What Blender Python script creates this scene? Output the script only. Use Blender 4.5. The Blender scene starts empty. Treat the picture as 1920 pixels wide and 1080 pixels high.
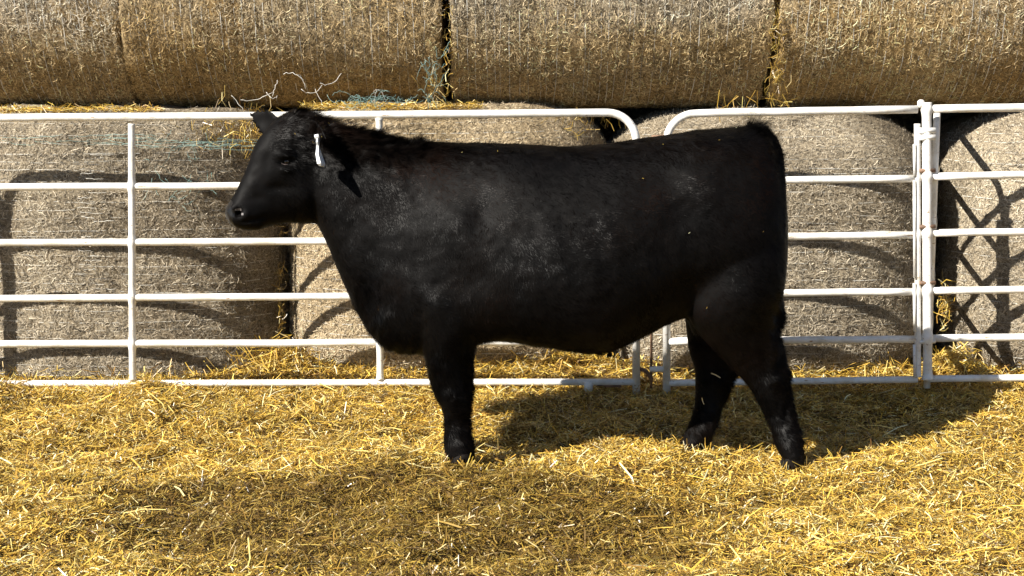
import bpy, math, random
import numpy as np
from mathutils import Vector
random.seed(4); RNG = np.random.default_rng(7)
S = bpy.context.scene
COL = S.collection

# ------------------------------------------------------------------ camera
F = 2760.0                      # focal length in pixels of a 1920 wide frame
PITCH = math.atan(360.0 / F)
H = 1.51
cd = bpy.data.cameras.new('camera'); cam = bpy.data.objects.new('camera', cd); COL.objects.link(cam)
cam.location = (0, 0, H); cam.rotation_euler = (math.pi/2 - PITCH, 0, 0)
cd.sensor_width = 36; cd.lens = 36 * F / 1920; cd.clip_start = 0.05; cd.clip_end = 2000
S.camera = cam
S.render.resolution_x = 1024; S.render.resolution_y = 576

# ------------------------------------------------------------------ light
SUN = np.array([1.08, 0.78, -1.0]); SUN /= np.linalg.norm(SUN)     # direction the light travels
EL = math.asin(-SUN[2]); AZ = math.atan2(-SUN[0], -SUN[1])
W = bpy.data.worlds.new("World"); S.world = W; W.use_nodes = True
nt = W.node_tree; bg = nt.nodes['Background']
sky = nt.nodes.new('ShaderNodeTexSky'); sky.sky_type = 'NISHITA'; sky.sun_disc = False
sky.sun_elevation = EL; sky.sun_rotation = AZ % (2*math.pi)
sky.air_density = 0.75; sky.dust_density = 0.2; sky.altitude = 800
nt.links.new(sky.outputs[0], bg.inputs[0]); bg.inputs[1].default_value = 0.05
ld = bpy.data.lights.new('sun', 'SUN'); ld.energy = 5.0; ld.angle = math.radians(0.4); ld.color = (1.0, 0.945, 0.85)
lo = bpy.data.objects.new('sun', ld); COL.objects.link(lo)
lo.rotation_euler = Vector(SUN).to_track_quat('-Z', 'Y').to_euler(); lo.location = (-4, -3, 6)
S.view_settings.view_transform = 'Standard'; S.view_settings.look = 'None'
S.view_settings.exposure = 1.2; S.view_settings.gamma = 1.0

# ------------------------------------------------------------------ helpers
def P(px, py, Y):
    """the world point seen at a pixel of the 1920x1080 frame, at depth Y"""
    dx = (px - 960) / F; dy = (540 - py) / F
    ry = math.cos(PITCH) + dy * math.sin(PITCH); rz = -math.sin(PITCH) + dy * math.cos(PITCH)
    t = Y / ry
    return np.array([dx * t, Y, H + rz * t])

_ng = {}
def vn(x, y, scale, seed):
    """2-D value noise -1..1"""
    x = np.asarray(x, float) / scale; y = np.asarray(y, float) / scale
    if seed not in _ng: _ng[seed] = np.random.default_rng(seed).uniform(-1, 1, (256, 256))
    g = _ng[seed]
    xi = np.floor(x).astype(int); yi = np.floor(y).astype(int)
    fx = x - xi; fy = y - yi; fx = fx*fx*(3-2*fx); fy = fy*fy*(3-2*fy)
    a = g[xi % 256, yi % 256]; b = g[(xi+1) % 256, yi % 256]; c = g[xi % 256, (yi+1) % 256]; d = g[(xi+1) % 256, (yi+1) % 256]
    return (a*(1-fx)+b*fx)*(1-fy) + (c*(1-fx)+d*fx)*fy
def sst(a, b, x):
    t = np.clip((np.asarray(x, float)-a)/(b-a), 0, 1); return t*t*(3-2*t)

def link(name, me, parent=None):
    o = bpy.data.objects.new(name, me); COL.objects.link(o)
    if parent is not None: o.parent = parent
    return o
def tag(o, label=None, cat=None, group=None, kind=None):
    if label: o['label'] = label
    if cat: o['category'] = cat
    if group: o['group'] = group
    if kind: o['kind'] = kind
    return o
def npmesh(name, V, Q, mats, matidx=None, colors=None, smooth=True, nside=4):
    """mesh from numpy arrays, faces all with nside corners"""
    me = bpy.data.meshes.new(name)
    V = np.asarray(V, np.float32); Q = np.asarray(Q, np.int32)
    me.vertices.add(len(V)); me.vertices.foreach_set('co', V.ravel())
    me.loops.add(Q.size); me.loops.foreach_set('vertex_index', Q.ravel())
    me.polygons.add(len(Q)); me.polygons.foreach_set('loop_start', np.arange(0, Q.size, nside, dtype=np.int32))
    me.polygons.foreach_set('use_smooth', np.full(len(Q), smooth))
    for m in mats: me.materials.append(m)
    if matidx is not None: me.polygons.foreach_set('material_index', np.asarray(matidx, np.int32))
    if colors is not None:
        ca = me.color_attributes.new('tint', 'FLOAT_COLOR', 'POINT')
        c = np.ones((len(V), 4), np.float32); c[:, :3] = colors; ca.data.foreach_set('color', c.ravel())
    me.update(calc_edges=True); me.validate()
    return me

class MB:
    def __init__(s): s.v = []; s.f = []
    def add(s, V, Fs):
        b = len(s.v); s.v += [tuple(map(float, p)) for p in V]; s.f += [tuple(b+i for i in f) for f in Fs]
    def tube(s, pts, r, seg=14, cap=True, flat=None):
        pts = [Vector(p) for p in pts]; n = len(pts)
        rs = r if hasattr(r, '__len__') else [r]*n
        V = []; Fs = []; up = None
        for i in range(n):
            t = (pts[min(i+1, n-1)] - pts[max(i-1, 0)]).normalized()
            if up is None: up = t.orthogonal().normalized()
            up = (up - t*up.dot(t)).normalized(); w = t.cross(up)
            for k in range(seg):
                a = 2*math.pi*k/seg
                V.append(pts[i] + (up*math.cos(a) + w*math.sin(a))*rs[i])
        for i in range(n-1):
            for k in range(seg):
                Fs.append((i*seg+k, i*seg+(k+1) % seg, (i+1)*seg+(k+1) % seg, (i+1)*seg+k))
        if cap: Fs.append(tuple(range(seg-1, -1, -1))); Fs.append(tuple((n-1)*seg+k for k in range(seg)))
        s.add(V, Fs); return s
    def box(s, c, d, bev=0.0):
        x, y, z = d[0]/2, d[1]/2, d[2]/2
        V = [(c[0]+i*x, c[1]+j*y, c[2]+k*z) for i in (-1, 1) for j in (-1, 1) for k in (-1, 1)]
        s.add(V, [(0,1,3,2),(4,6,7,5),(0,4,5,1),(2,3,7,6),(0,2,6,4),(1,5,7,3)]); return s
    def build(s, name, mat, parent=None, smooth=True):
        me = bpy.data.meshes.new(name); me.from_pydata(s.v, [], s.f); me.materials.append(mat)
        me.polygons.foreach_set('use_smooth', [smooth]*len(me.polygons)); me.update()
        return link(name, me, parent)

# ------------------------------------------------------------------ materials
def mat(name):
    m = bpy.data.materials.new(name); m.use_nodes = True
    return m, m.node_tree, m.node_tree.nodes['Principled BSDF']
def N(t, typ, **kw):
    n = t.nodes.new(typ)
    for k, v in kw.items():
        if k in n.inputs.keys(): n.inputs[k].default_value = v
        else: setattr(n, k, v)
    return n
def ramp(t, fac, stops):
    r = t.nodes.new('ShaderNodeValToRGB'); t.links.new(fac, r.inputs[0])
    while len(r.color_ramp.elements) < len(stops): r.color_ramp.elements.new(0.5)
    for e, (p, c) in zip(r.color_ramp.elements, stops): e.position = p; e.color = (*c, 1)
    return r.outputs[0]

def tint_material(name, rough, spec=0.4, trans=0.0):
    m, t, b = mat(name)
    a = N(t, 'ShaderNodeVertexColor', layer_name='tint')
    b.inputs['Roughness'].default_value = rough; b.inputs['Specular IOR Level'].default_value = spec
    co = N(t, 'ShaderNodeTexCoord'); n = N(t, 'ShaderNodeTexNoise', Scale=260.0, Detail=2.0); t.links.new(co.outputs['Object'], n.inputs['Vector'])
    mx = N(t, 'ShaderNodeMixRGB', blend_type='MULTIPLY'); mx.inputs[0].default_value = 0.45
    t.links.new(a.outputs[0], mx.inputs[1]); t.links.new(ramp(t, n.outputs[0], [(0.3, (.6, .55, .5)), (0.65, (1, 1, 1))]), mx.inputs[2])
    t.links.new(mx.outputs[0], b.inputs['Base Color'])
    if trans:
        tr = t.nodes.new('ShaderNodeBsdfTranslucent'); ms = t.nodes.new('ShaderNodeMixShader'); ms.inputs[0].default_value = trans
        t.links.new(mx.outputs[0], tr.inputs[0]); t.links.new(b.outputs[0], ms.inputs[1]); t.links.new(tr.outputs[0], ms.inputs[2])
        t.links.new(ms.outputs[0], t.nodes['Material Output'].inputs[0])
    return m
M_straw = tint_material('straw_stems', 0.36, 0.6, 0.08)
M_hay = tint_material('bale_stems', 0.65, 0.3)

def under_material():
    m, t, b = mat('matted_straw')
    co = N(t, 'ShaderNodeTexCoord'); n = N(t, 'ShaderNodeTexNoise', Scale=38.0, Detail=8.0, Roughness=0.75)
    t.links.new(co.outputs['Object'], n.inputs['Vector'])
    t.links.new(ramp(t, n.outputs[0], [(0.3, (.06, .033, .01)), (0.5, (.15, .09, .02)), (0.72, (.32, .21, .05))]), b.inputs['Base Color'])
    bp = N(t, 'ShaderNodeBump', Strength=0.8, Distance=0.02); t.links.new(n.outputs[0], bp.inputs['Height']); t.links.new(bp.outputs[0], b.inputs['Normal'])
    b.inputs['Roughness'].default_value = 0.9
    return m
M_under = under_material()

def bale_shell_material():
    m, t, b = mat('bale_surface')
    a = N(t, 'ShaderNodeVertexColor', layer_name='tint')
    co = N(t, 'ShaderNodeTexCoord'); n = N(t, 'ShaderNodeTexNoise', Scale=55.0, Detail=9.0, Roughness=0.8, Distortion=1.2)
    t.links.new(co.outputs['Object'], n.inputs['Vector'])
    mx = N(t, 'ShaderNodeMixRGB', blend_type='MULTIPLY'); mx.inputs[0].default_value = 1.0
    t.links.new(a.outputs[0], mx.inputs[1]); t.links.new(ramp(t, n.outputs[0], [(0.36, (.13, .10, .075)), (0.5, (.78, .73, .66)), (0.64, (1.45, 1.4, 1.3))]), mx.inputs[2])
    t.links.new(mx.outputs[0], b.inputs['Base Color'])
    bp = N(t, 'ShaderNodeBump', Strength=0.9, Distance=0.008); t.links.new(n.outputs[0], bp.inputs['Height']); t.links.new(bp.outputs[0], b.inputs['Normal'])
    b.inputs['Roughness'].default_value = 0.85; b.inputs['Specular IOR Level'].default_value = 0.2
    return m
M_bale = bale_shell_material()

def paint_material():
    m, t, b = mat('chipped_white_paint')
    co = N(t, 'ShaderNodeTexCoord')
    n = N(t, 'ShaderNodeTexNoise', Scale=9.0, Detail=6.0, Roughness=0.7); t.links.new(co.outputs['Object'], n.inputs['Vector'])
    mp = N(t, 'ShaderNodeMapping'); mp.inputs['Scale'].default_value = (14, 90, 90); t.links.new(co.outputs['Object'], mp.inputs[0])
    n2 = N(t, 'ShaderNodeTexNoise', Scale=1.0, Detail=5.0, Roughness=0.65); t.links.new(mp.outputs[0], n2.inputs['Vector'])
    c1 = ramp(t, n.outputs[0], [(0.35, (.62, .58, .50)), (0.55, (.80, .79, .76)), (0.7, (.84, .83, .81))])
    f = ramp(t, n2.outputs[0], [(0.63, (0, 0, 0)), (0.67, (1, 1, 1))])
    mx = N(t, 'ShaderNodeMixRGB'); t.links.new(f, mx.inputs[0]); t.links.new(c1, mx.inputs[1]); mx.inputs[2].default_value = (.30, .17, .07, 1)
    t.links.new(mx.outputs[0], b.inputs['Base Color']); b.inputs['Roughness'].default_value = 0.38
    bp = N(t, 'ShaderNodeBump', Strength=0.25, Distance=0.002); t.links.new(n.outputs[0], bp.inputs['Height']); t.links.new(bp.outputs[0], b.inputs['Normal'])
    return m
M_paint = paint_material()
def simple(name, c, rough, spec=0.5, ns=30., var=0.5, metal=0.0):
    m, t, b = mat(name)
    co = N(t, 'ShaderNodeTexCoord'); n = N(t, 'ShaderNodeTexNoise', Scale=ns, Detail=5.0); t.links.new(co.outputs['Object'], n.inputs['Vector'])
    lo_ = tuple(x*(1-var) for x in c); hi = tuple(min(1, x*(1+var*.6)) for x in c)
    t.links.new(ramp(t, n.outputs[0], [(0.35, lo_), (0.65, hi)]), b.inputs['Base Color'])
    b.inputs['Roughness'].default_value = rough; b.inputs['Specular IOR Level'].default_value = spec; b.inputs['Metallic'].default_value = metal
    return m
M_rust = simple('rusty_steel', (.22, .13, .08), 0.7)
M_hide = simple('black_hide', (.0021, .0017, .0016), 0.6, 0.08, 14.)
M_coat = simple('black_hair', (.0026, .0021, .0019), 0.5, 0.07, 8., 0.6)
def coat_material():
    m, t, b = mat('black_winter_hair')
    co = N(t, 'ShaderNodeTexCoord'); n = N(t, 'ShaderNodeTexNoise', Scale=5.5, Detail=4.0, Roughness=0.6, Distortion=0.6); t.links.new(co.outputs['Object'], n.inputs['Vector'])
    n2 = N(t, 'ShaderNodeTexNoise', Scale=3.1, Detail=3.0); t.links.new(co.outputs['Object'], n2.inputs['Vector'])
    t.links.new(ramp(t, n2.outputs[0], [(0.45, (.0014, .0011, .0010)), (0.62, (.0050, .0032, .0024)), (0.75, (.011, .0050, .0030))]), b.inputs['Base Color'])
    t.links.new(ramp(t, n.outputs[0], [(0.42, (.02, .02, .02)), (0.58, (.07, .07, .07)), (0.70, (.13, .13, .13))]), b.inputs['Specular IOR Level'])
    b.inputs['Roughness'].default_value = 0.42
    return m
M_coat = coat_material()
M_rim = simple('nostril_rim_highlight', (.17, .155, .15), 0.3, 0.5, 80.)  # wet highlight around the nostril, put into the colour
M_hole = simple('nostril_dark', (.002, .0015, .0015), 0.8, 0.05, 20.)
M_nose = simple('wet_black_nose', (.0055, .005, .005), 0.4, 0.35, 80.)
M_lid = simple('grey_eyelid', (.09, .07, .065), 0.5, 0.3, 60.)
M_eye = simple('dark_eye', (.006, .004, .003), 0.2, 0.5, 10.)
M_hoof = simple('hoof_horn', (.009, .0065, .005), 0.7, 0.12, 40.)
M_tag = simple('white_plastic_tag', (.78, .80, .80), 0.4, 0.5, 20., 0.08)
M_net = simple('pale_net_wrap', (.60, .58, .52), 0.4, 0.5, 5., 0.3)
M_netg = simple('green_net_wrap', (.22, .36, .33), 0.45, 0.5, 5., 0.4)

# ------------------------------------------------------------------ ground
def fence_Y(px): return 7.17 - 0.17*px/1900.0
def ground(x, y):
    x = np.asarray(x, float); y = np.asarray(y, float)
    g = -0.035 + 0.100*sst(6.15, 7.15, y)
    g = g - 0.05*sst(5.9, 5.1, y)*sst(1.6, 0.2, x)*sst(-2.2, -0.9, x)*sst(4.3, 5.0, y)      # shallow hollow in front
    g = g + 0.075*np.exp(-((x+2.75)/0.28)**2 - ((y-7.0)/0.2)**2) + 0.05*np.exp(-((x+1.79)/0.07)**2 - ((y-7.02)/0.12)**2)   # drift over the bottom rail
    g = g + 0.02*np.exp(-((x+.62)/0.12)**2 - ((y-7.02)/0.15)**2)
    edge = fence_Y(960)+0.10
    g = g + 0.022*sst(edge, edge+0.22, y)*(0.75 + 1.0*vn(x, y, 0.35, 11))
    g = g + 0.09*np.exp(-((x-.25)/0.55)**2 - ((y-7.42)/0.16)**2)
    g = g + 0.09*np.exp(-((x+1.14)/0.14)**2 - ((y-7.44)/0.13)**2)
    g = g + 0.04*np.exp(-((x-1.85)/0.2)**2 - ((y-7.36)/0.12)**2) + 0.09*np.exp(-((x-2.25)/0.1)**2 - ((y-7.44)/0.16)**2)
    near = sst(14, 9, y)*sst(-6, -4, x)*sst(7, 5, x)
    g = g + near*(1-.7*np.exp(-((y-7.08)/.16)**2))*(0.032*vn(x, y, 0.55, 1) + 0.024*vn(x, y, 0.21, 2) + 0.017*vn(x, y, 0.085, 3))
    return g
def axis(lo, a, b, hi, step):
    core = np.arange(a, b, step); L = a - np.geomspace(step, a-lo, 26)[::-1]; R = b + np.geomspace(step, hi-b, 26)
    return np.concatenate([L, core, R])
gx = axis(-300, -3.6, 4.2, 300, 0.03); gy = axis(-100, 3.2, 8.0, 600, 0.03)
GX, GY = np.meshgrid(gx, gy, indexing='ij'); GZ = ground(GX, GY)
nx, ny = GX.shape; idx = np.arange(nx*ny).reshape(nx, ny)
Q = np.stack([idx[:-1, :-1], idx[1:, :-1], idx[1:, 1:], idx[:-1, 1:]], -1).reshape(-1, 4)
gobj = link('ground', npmesh('ground', np.stack([GX, GY, GZ], -1).reshape(-1, 3), Q, [M_under]))
tag(gobj, kind='structure')

# ------------------------------------------------------------------ strands
def strands(C, D, Nn, length, width, color, curl=0.10):
    """flat bent stems: centre C, direction D, face normal Nn -> V, Q, colours"""
    n = len(C)
    D = D/np.linalg.norm(D, axis=1, keepdims=True)
    Wd = np.cross(D, Nn); Wd /= (np.linalg.norm(Wd, axis=1, keepdims=True)+1e-9)
    Up = np.cross(Wd, D)
    L = length[:, None]; w = width[:, None]/2
    bend = (RNG.uniform(-1, 1, n)*curl)[:, None]*L; sb = (RNG.uniform(-1, 1, n)*curl)[:, None]*L
    rows = []
    for s, b in ((-.5, 0), (0, 1), (.5, 0)):
        c = C + D*L*s + Up*bend*b + Wd*sb*b
        rows += [c - Wd*w, c + Wd*w]
    V = np.stack(rows, 1).reshape(-1, 3)
    base = (np.arange(n)*6)[:, None]
    Q = np.concatenate([base+np.array([[0, 1, 3, 2]]), base+np.array([[2, 3, 5, 4]])], 1).reshape(-1, 4)
    return V, Q, np.repeat(color, 6, 0)
def palette(n, cols, wts, jit=0.18):
    cols = np.array(cols); wts = np.array(wts, float); wts /= wts.sum()
    c = cols[RNG.choice(len(cols), n, p=wts)]
    return np.clip(c*(1+RNG.uniform(-jit, jit, (n, 1)))*(1+RNG.uniform(-.05, .05, (n, 3))), 0, .9)

FRESH = [(.67, .455, .085), (.56, .355, .055), (.76, .60, .21), (.34, .20, .033), (.88, .78, .46), (.12, .06, .014)]
DARK_STRAW = [(.30, .19, .032), (.17, .10, .019), (.40, .28, .07), (.075, .042, .012), (.66, .53, .25), (.26, .18, .038)]
def straw_patch(n, xr, yr, lr=(.018, .07), wr=(.0020, .0052), lift=(0.0, .028), steep=.38, dens=None):
    x = RNG.uniform(xr[0], xr[1], n); y = RNG.uniform(yr[0], yr[1], n)
    if dens is not None:
        k = RNG.uniform(0, 1, n) < dens(x, y); x = x[k]; y = y[k]; n = len(x)
    z = ground(x, y) + RNG.uniform(lift[0], lift[1], n)**1.0
    a = RNG.uniform(0, 2*math.pi, n); e = RNG.normal(0, steep, n)
    D = np.stack([np.cos(a)*np.cos(e), np.sin(a)*np.cos(e), np.sin(e)], 1)
    Nn = np.stack([RNG.normal(0, .45, n), RNG.normal(0, .45, n), np.ones(n)], 1)
    L = RNG.uniform(0, 1, n)**2.0*(lr[1]-lr[0])+lr[0]; w = RNG.uniform(wr[0], wr[1], n)
    # darker straw in a band in front of the animal, brighter golden straw elsewhere
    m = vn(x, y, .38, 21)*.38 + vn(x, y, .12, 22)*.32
    dark_mix = sst(5.95, 5.62, y + .22*vn(x, y, .5, 23))*sst(-1.75, -1.0, x + .5*(y-5.4))*(sst(.95, .3, x)*(.55+.45*sst(4.75, 5.1, y))*1.35 + .15)
    dark_mix = np.clip(dark_mix + m*.55, 0, 1)
    pf = palette(n, FRESH, (30, 24, 16, 14, 6, 8)); po = palette(n, DARK_STRAW, (28, 24, 14, 16, 4, 14))
    k = (RNG.uniform(0, 1, n) < dark_mix)[:, None]
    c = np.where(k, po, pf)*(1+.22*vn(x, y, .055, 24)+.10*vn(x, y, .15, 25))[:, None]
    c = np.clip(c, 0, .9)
    V, Q, Cc = strands(np.stack([x, y, z], 1), D, Nn, L, w, c)
    return V, Q, Cc
def merge(parts):
    Vs, Qs, Cs = [], [], []; b = 0
    for V, Q, C in parts:
        Vs.append(V); Qs.append(Q+b); Cs.append(C); b += len(V)
    return np.concatenate(Vs), np.concatenate(Qs), np.concatenate(Cs)
def wedge(x, y):   # only where a camera a step or two to the side could see
    return (np.abs(x - .0) < .36*y + .75).astype(float)
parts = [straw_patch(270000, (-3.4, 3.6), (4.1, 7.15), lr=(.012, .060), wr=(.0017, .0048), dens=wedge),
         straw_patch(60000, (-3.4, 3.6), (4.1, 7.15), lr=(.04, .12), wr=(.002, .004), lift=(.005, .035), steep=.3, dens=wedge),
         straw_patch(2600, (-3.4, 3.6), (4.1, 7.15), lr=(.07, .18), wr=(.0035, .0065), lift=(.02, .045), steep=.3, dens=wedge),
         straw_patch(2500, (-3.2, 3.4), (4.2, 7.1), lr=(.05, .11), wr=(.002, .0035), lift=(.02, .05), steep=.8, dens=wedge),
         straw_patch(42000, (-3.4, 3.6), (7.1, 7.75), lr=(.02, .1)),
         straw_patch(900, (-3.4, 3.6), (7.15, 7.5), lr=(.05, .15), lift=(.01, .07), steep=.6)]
def tuft(px, py, Y, n, spread, hgt):
    c = P(px, py, Y); x = c[0]+RNG.normal(0, spread, n); y = Y+RNG.normal(0, .03, n); z = np.maximum(ground(x, y), -1)+RNG.uniform(0, hgt, n)
    a = RNG.uniform(0, 2*math.pi, n); e = RNG.normal(.5, .5, n)
    D = np.stack([np.cos(a)*np.cos(e), np.sin(a)*np.cos(e)*.5, np.sin(e)], 1)
    return strands(np.stack([x, y, z], 1), D, RNG.normal(0, 1, (n, 3)), RNG.uniform(.04, .13, n), RNG.uniform(.002, .004, n), palette(n, FRESH, (30, 24, 16, 14, 6, 8)))
for a in ((505, 690, 7.36, 380, .09, .13), (560, 690, 7.36, 160, .08, .06), (1660, 694, 7.30, 120, .09, .06), (1785, 690, 7.32, 380, .07, .10), (380, 700, 7.3, 60, .2, .05),
          (1900, 690, 7.3, 60, .1, .05), (1000, 690, 7.36, 200, .25, .05), (640, 700, 7.3, 60, .2, .04),
          (835, 858, 5.99, 60, .07, .012), (1285, 850, 6.13, 150, .07, .03), (1480, 866, 5.97, 130, .08, .02), (870, 868, 5.97, 60, .05, .012), (160, 715, 7.08, 160, .3, .05)):
    parts.append(tuft(*a))
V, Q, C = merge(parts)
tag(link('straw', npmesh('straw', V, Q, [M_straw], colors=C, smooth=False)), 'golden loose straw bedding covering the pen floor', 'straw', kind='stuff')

# ------------------------------------------------------------------ round bales
def superr(th, n): return (np.abs(np.cos(th))**n + np.abs(np.sin(th))**n)**(-1.0/n)
def make_bale(name, centre, R, L, axis_, n_exp, shoulder_, tints, label, group, seed, strand_n=0, wrap=26, region=None, wrapmat=None, yaw=0.0, darkbase=0):
    """axis_ 'Z': standing on its flat end; 'X': lying on its side. centre = middle of the bale"""
    r_ = np.random.default_rng(seed)
    shr, shoulder = shoulder_ if hasattr(shoulder_, '__len__') else (shoulder_, shoulder_)
    NA = 300; 
    # profile: rho (0..1) and a (-1..1)
    prof = []
    for k in range(8): prof.append((k/8*(1-shr/R), -1.0, 0))
    for k in range(11):
        q = k/10*math.pi/2; prof.append((1 - shr/R*(1-math.sin(q)), -1 + shoulder/(L/2)*(1-math.cos(q)), 1))
    m = int((L-2*shoulder)/.02)
    for k in range(1, m): prof.append((1, -1+shoulder/(L/2) + k/m*2*(1-shoulder/(L/2)), 1))
    for k in range(11):
        q = math.pi/2 - k/10*math.pi/2; prof.append((1 - shr/R*(1-math.sin(q)), 1 - shoulder/(L/2)*(1-math.cos(q)), 1))
    for k in range(7, -1, -1): prof.append((k/8*(1-shr/R), 1.0, 0))
    prof = np.array(prof); 
    th = np.arange(NA)/NA*2*math.pi
    def surf(rho, a, th, extra=0.0):
        rr = R*superr(th, n_exp)
        u = th*R; v = a*L/2
        per = lambda s, sd: vn(np.cos(th)*R*1.0+50+v*.0+np.sin(th)*R*.6, v + np.sin(th)*R, s, sd)
        bump = .018*per(.5, seed) + .005*per(.13, seed+1) + .003*vn(u, v, .035, seed+2)
        bump = bump - .006*np.abs(np.sin(v*math.pi/.067 + 1.3*vn(th*1.5+seed, v, .4, seed+3)))**3*(.6+.8*vn(th*2, v, .11, seed+9))
        rad = rho*rr + (bump+extra)*np.clip(rho*1.5, 0, 1)
        aa = v + (1-np.clip(rho, 0, 1))*np.sign(a)*.0 + np.where(np.abs(a) > .97, .015*vn(rad*np.cos(th), rad*np.sin(th), .12, seed+4), 0)
        if axis_ == 'Z': p = np.stack([rad*np.cos(th), rad*np.sin(th), aa], -1)
        else: 
            zz = rad*np.sin(th)
            zz = np.where(zz < -R*.93, -R*.93 + (zz+R*.93)*.25, zz)      # settled under its own weight
            p = np.stack([aa, -rad*np.cos(th), zz], -1)
        c, s = math.cos(yaw), math.sin(yaw)
        p = np.stack([p[..., 0]*c-p[..., 1]*s, p[..., 0]*s+p[..., 1]*c, p[..., 2]], -1)
        return p
    RHO, TH = np.meshgrid(prof[:, 0], th, indexing='ij'); A = np.repeat(prof[:, 1][:, None], NA, 1)
    Pn = surf(RHO, A, TH)
    ni = len(prof); idx = np.arange(ni*NA).reshape(ni, NA); nxt = np.roll(idx, -1, 1)
    Qb = np.stack([idx[:-1], nxt[:-1], nxt[1:], idx[1:]], -1).reshape(-1, 4)
    t = np.array(tints)
    big = vn(TH*R+9, A*L/2, .5, seed+7)*.5 + vn(TH*R, A*L/2, .16, seed+8)*.5
    w = np.clip(.5+big*.9, 0, 1)[..., None]
    col = t[0]*(1-w) + t[1]*w
    if axis_ == 'X': br = (sst(-.25, -.62, np.sin(TH)+.25*vn(A*L/2, TH*R, .3, seed+12)))[..., None]; col = col*(1-br) + col*np.array([1.0, .87, .62])*br      # rain bleached above, still golden below
    V = Pn.reshape(-1, 3); colv = col.reshape(-1, 3)*.9; mi = np.zeros(len(Qb), int); Qall = Qb
    if strand_n:
        n = strand_n
        if axis_ == 'Z': tt = r_.uniform(math.pi*1.02, math.pi*1.98, n)
        else: tt = r_.uniform(-1.35, .75, n)
        aa = r_.uniform(-1, 1, n); rho = np.ones(n)
        ea = 1-shoulder/(L/2); over = np.clip((np.abs(aa)-ea)/(1-ea), 0, 1)
        rho = 1-shr/R*(1-np.sqrt(np.clip(1-over**2, 0, 1)))
        p0 = surf(rho, aa, tt, .002); e = .004
        pa = surf(rho, aa, tt+e, .002) - p0; pb = surf(rho, np.clip(aa+.004, -1, 1), tt, .002) - p0 + 1e-7
        if axis_ == 'Z': pb = np.repeat(np.array([[0, 0, 1.]]), n, 0)
        else: pb = np.repeat(np.array([[math.cos(yaw), math.sin(yaw), 0.]]), n, 0)
        pa /= np.linalg.norm(pa, axis=1, keepdims=True)+1e-9
        nn = np.cross(pa, pb); nn /= np.linalg.norm(nn, axis=1, keepdims=True)+1e-9
        cen = np.array([0, 0, 0]); 
        out = p0.copy(); out[:, (2 if axis_ == 'Z' else 0)] = 0; sg = np.sign((nn*out).sum(1, keepdims=True)); nn *= sg
        ang = r_.normal(0, 1.0, n)
        D = pa*np.cos(ang)[:, None] + pb*np.sin(ang)[:, None] + nn*r_.normal(0, .15, (n, 1))
        Nn = nn + r_.normal(0, .4, (n, 3))
        Ls = r_.uniform(0, 1, n)**2.5*.040+.008; Ws = r_.uniform(.0012, .0030, n)
        big = vn(tt*R+9, aa*L/2, .5, seed+7)*.5 + vn(tt*R, aa*L/2, .16, seed+8)*.5
        w = np.clip(.5+big*.9, 0, 1)[:, None]
        base_c = t[0]*(1-w)+t[1]*w
        if axis_ == 'X': br = (sst(-.25, -.62, np.sin(tt)+.25*vn(aa*L/2, tt*R, .3, seed+12)))[:, None]; base_c = base_c*(1-br) + base_c*np.array([1.0, .87, .62])*br
        c = base_c*r_.choice([.18, .5, .85, 1.2, 1.6, 2.1], (n, 1), p=[.13, .19, .26, .22, .14, .06])
        # stray long pieces hanging at the rim
        V2, Q2, C2 = strands(p0+nn*r_.uniform(-.001, .0035, (n, 1)), D, Nn, Ls, Ws, np.clip(c, 0, .8), .22)
        Qall = np.concatenate([Qb, Q2+len(V)]); V = np.concatenate([V, V2]); colv = np.concatenate([colv, C2]); mi = np.concatenate([mi, np.ones(len(Q2), int)])
    o = link(name, npmesh(name, V, Qall, [M_bale, M_hay], mi, colv)); o.location = centre
    tag(o, label, 'hay bale', group)
    if wrap:
        n0 = 0; Vs = []; Qs = []
        for k in range(wrap):
            a0 = -1+.06+(k+r_.uniform(-.2, .2))/wrap*1.88
            t0, t1 = ((math.pi*1.0, math.pi*2.0) if axis_ == 'Z' else (-1.5, 1.2))
            tt = np.linspace(t0, t1, 110)
            aw = a0 + .008*np.sin(tt*3+r_.uniform(0, 6)) + .004*vn(tt*9, np.full_like(tt, k*3.3), 1.0, seed+5)
            over = np.clip((np.abs(aw)-(1-shoulder/(L/2)))/(shoulder/(L/2)), 0, 1)
            rho = 1-shr/R*(1-np.sqrt(np.clip(1-over**2, 0, 1)))
            lift = .003+.004*vn(tt*14, np.full_like(tt, k*1.7), 1.0, seed+6)
            c0 = surf(rho, aw, tt, lift); ax = np.array([0, 0, 1.]) if axis_ == 'Z' else np.array([math.cos(yaw), math.sin(yaw), 0])
            hw = r_.uniform(.0008, .0020)*(1 if axis_ == 'X' else .7)
            vv = np.stack([c0-ax*hw, c0+ax*hw], 1).reshape(-1, 3); i = np.arange(109)*2
            q = np.stack([i, i+1, i+3, i+2], -1)
            keep = r_.uniform(0, 1, 109) < (.9 if axis_ == 'X' else .62)
            Vs.append(vv); Qs.append((q+n0)[keep]); n0 += len(vv)
        wobj = link('net_wrap', npmesh('net_wrap', np.concatenate(Vs), np.concatenate(Qs), [wrapmat or M_net]), o)
    return o, surf

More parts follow.
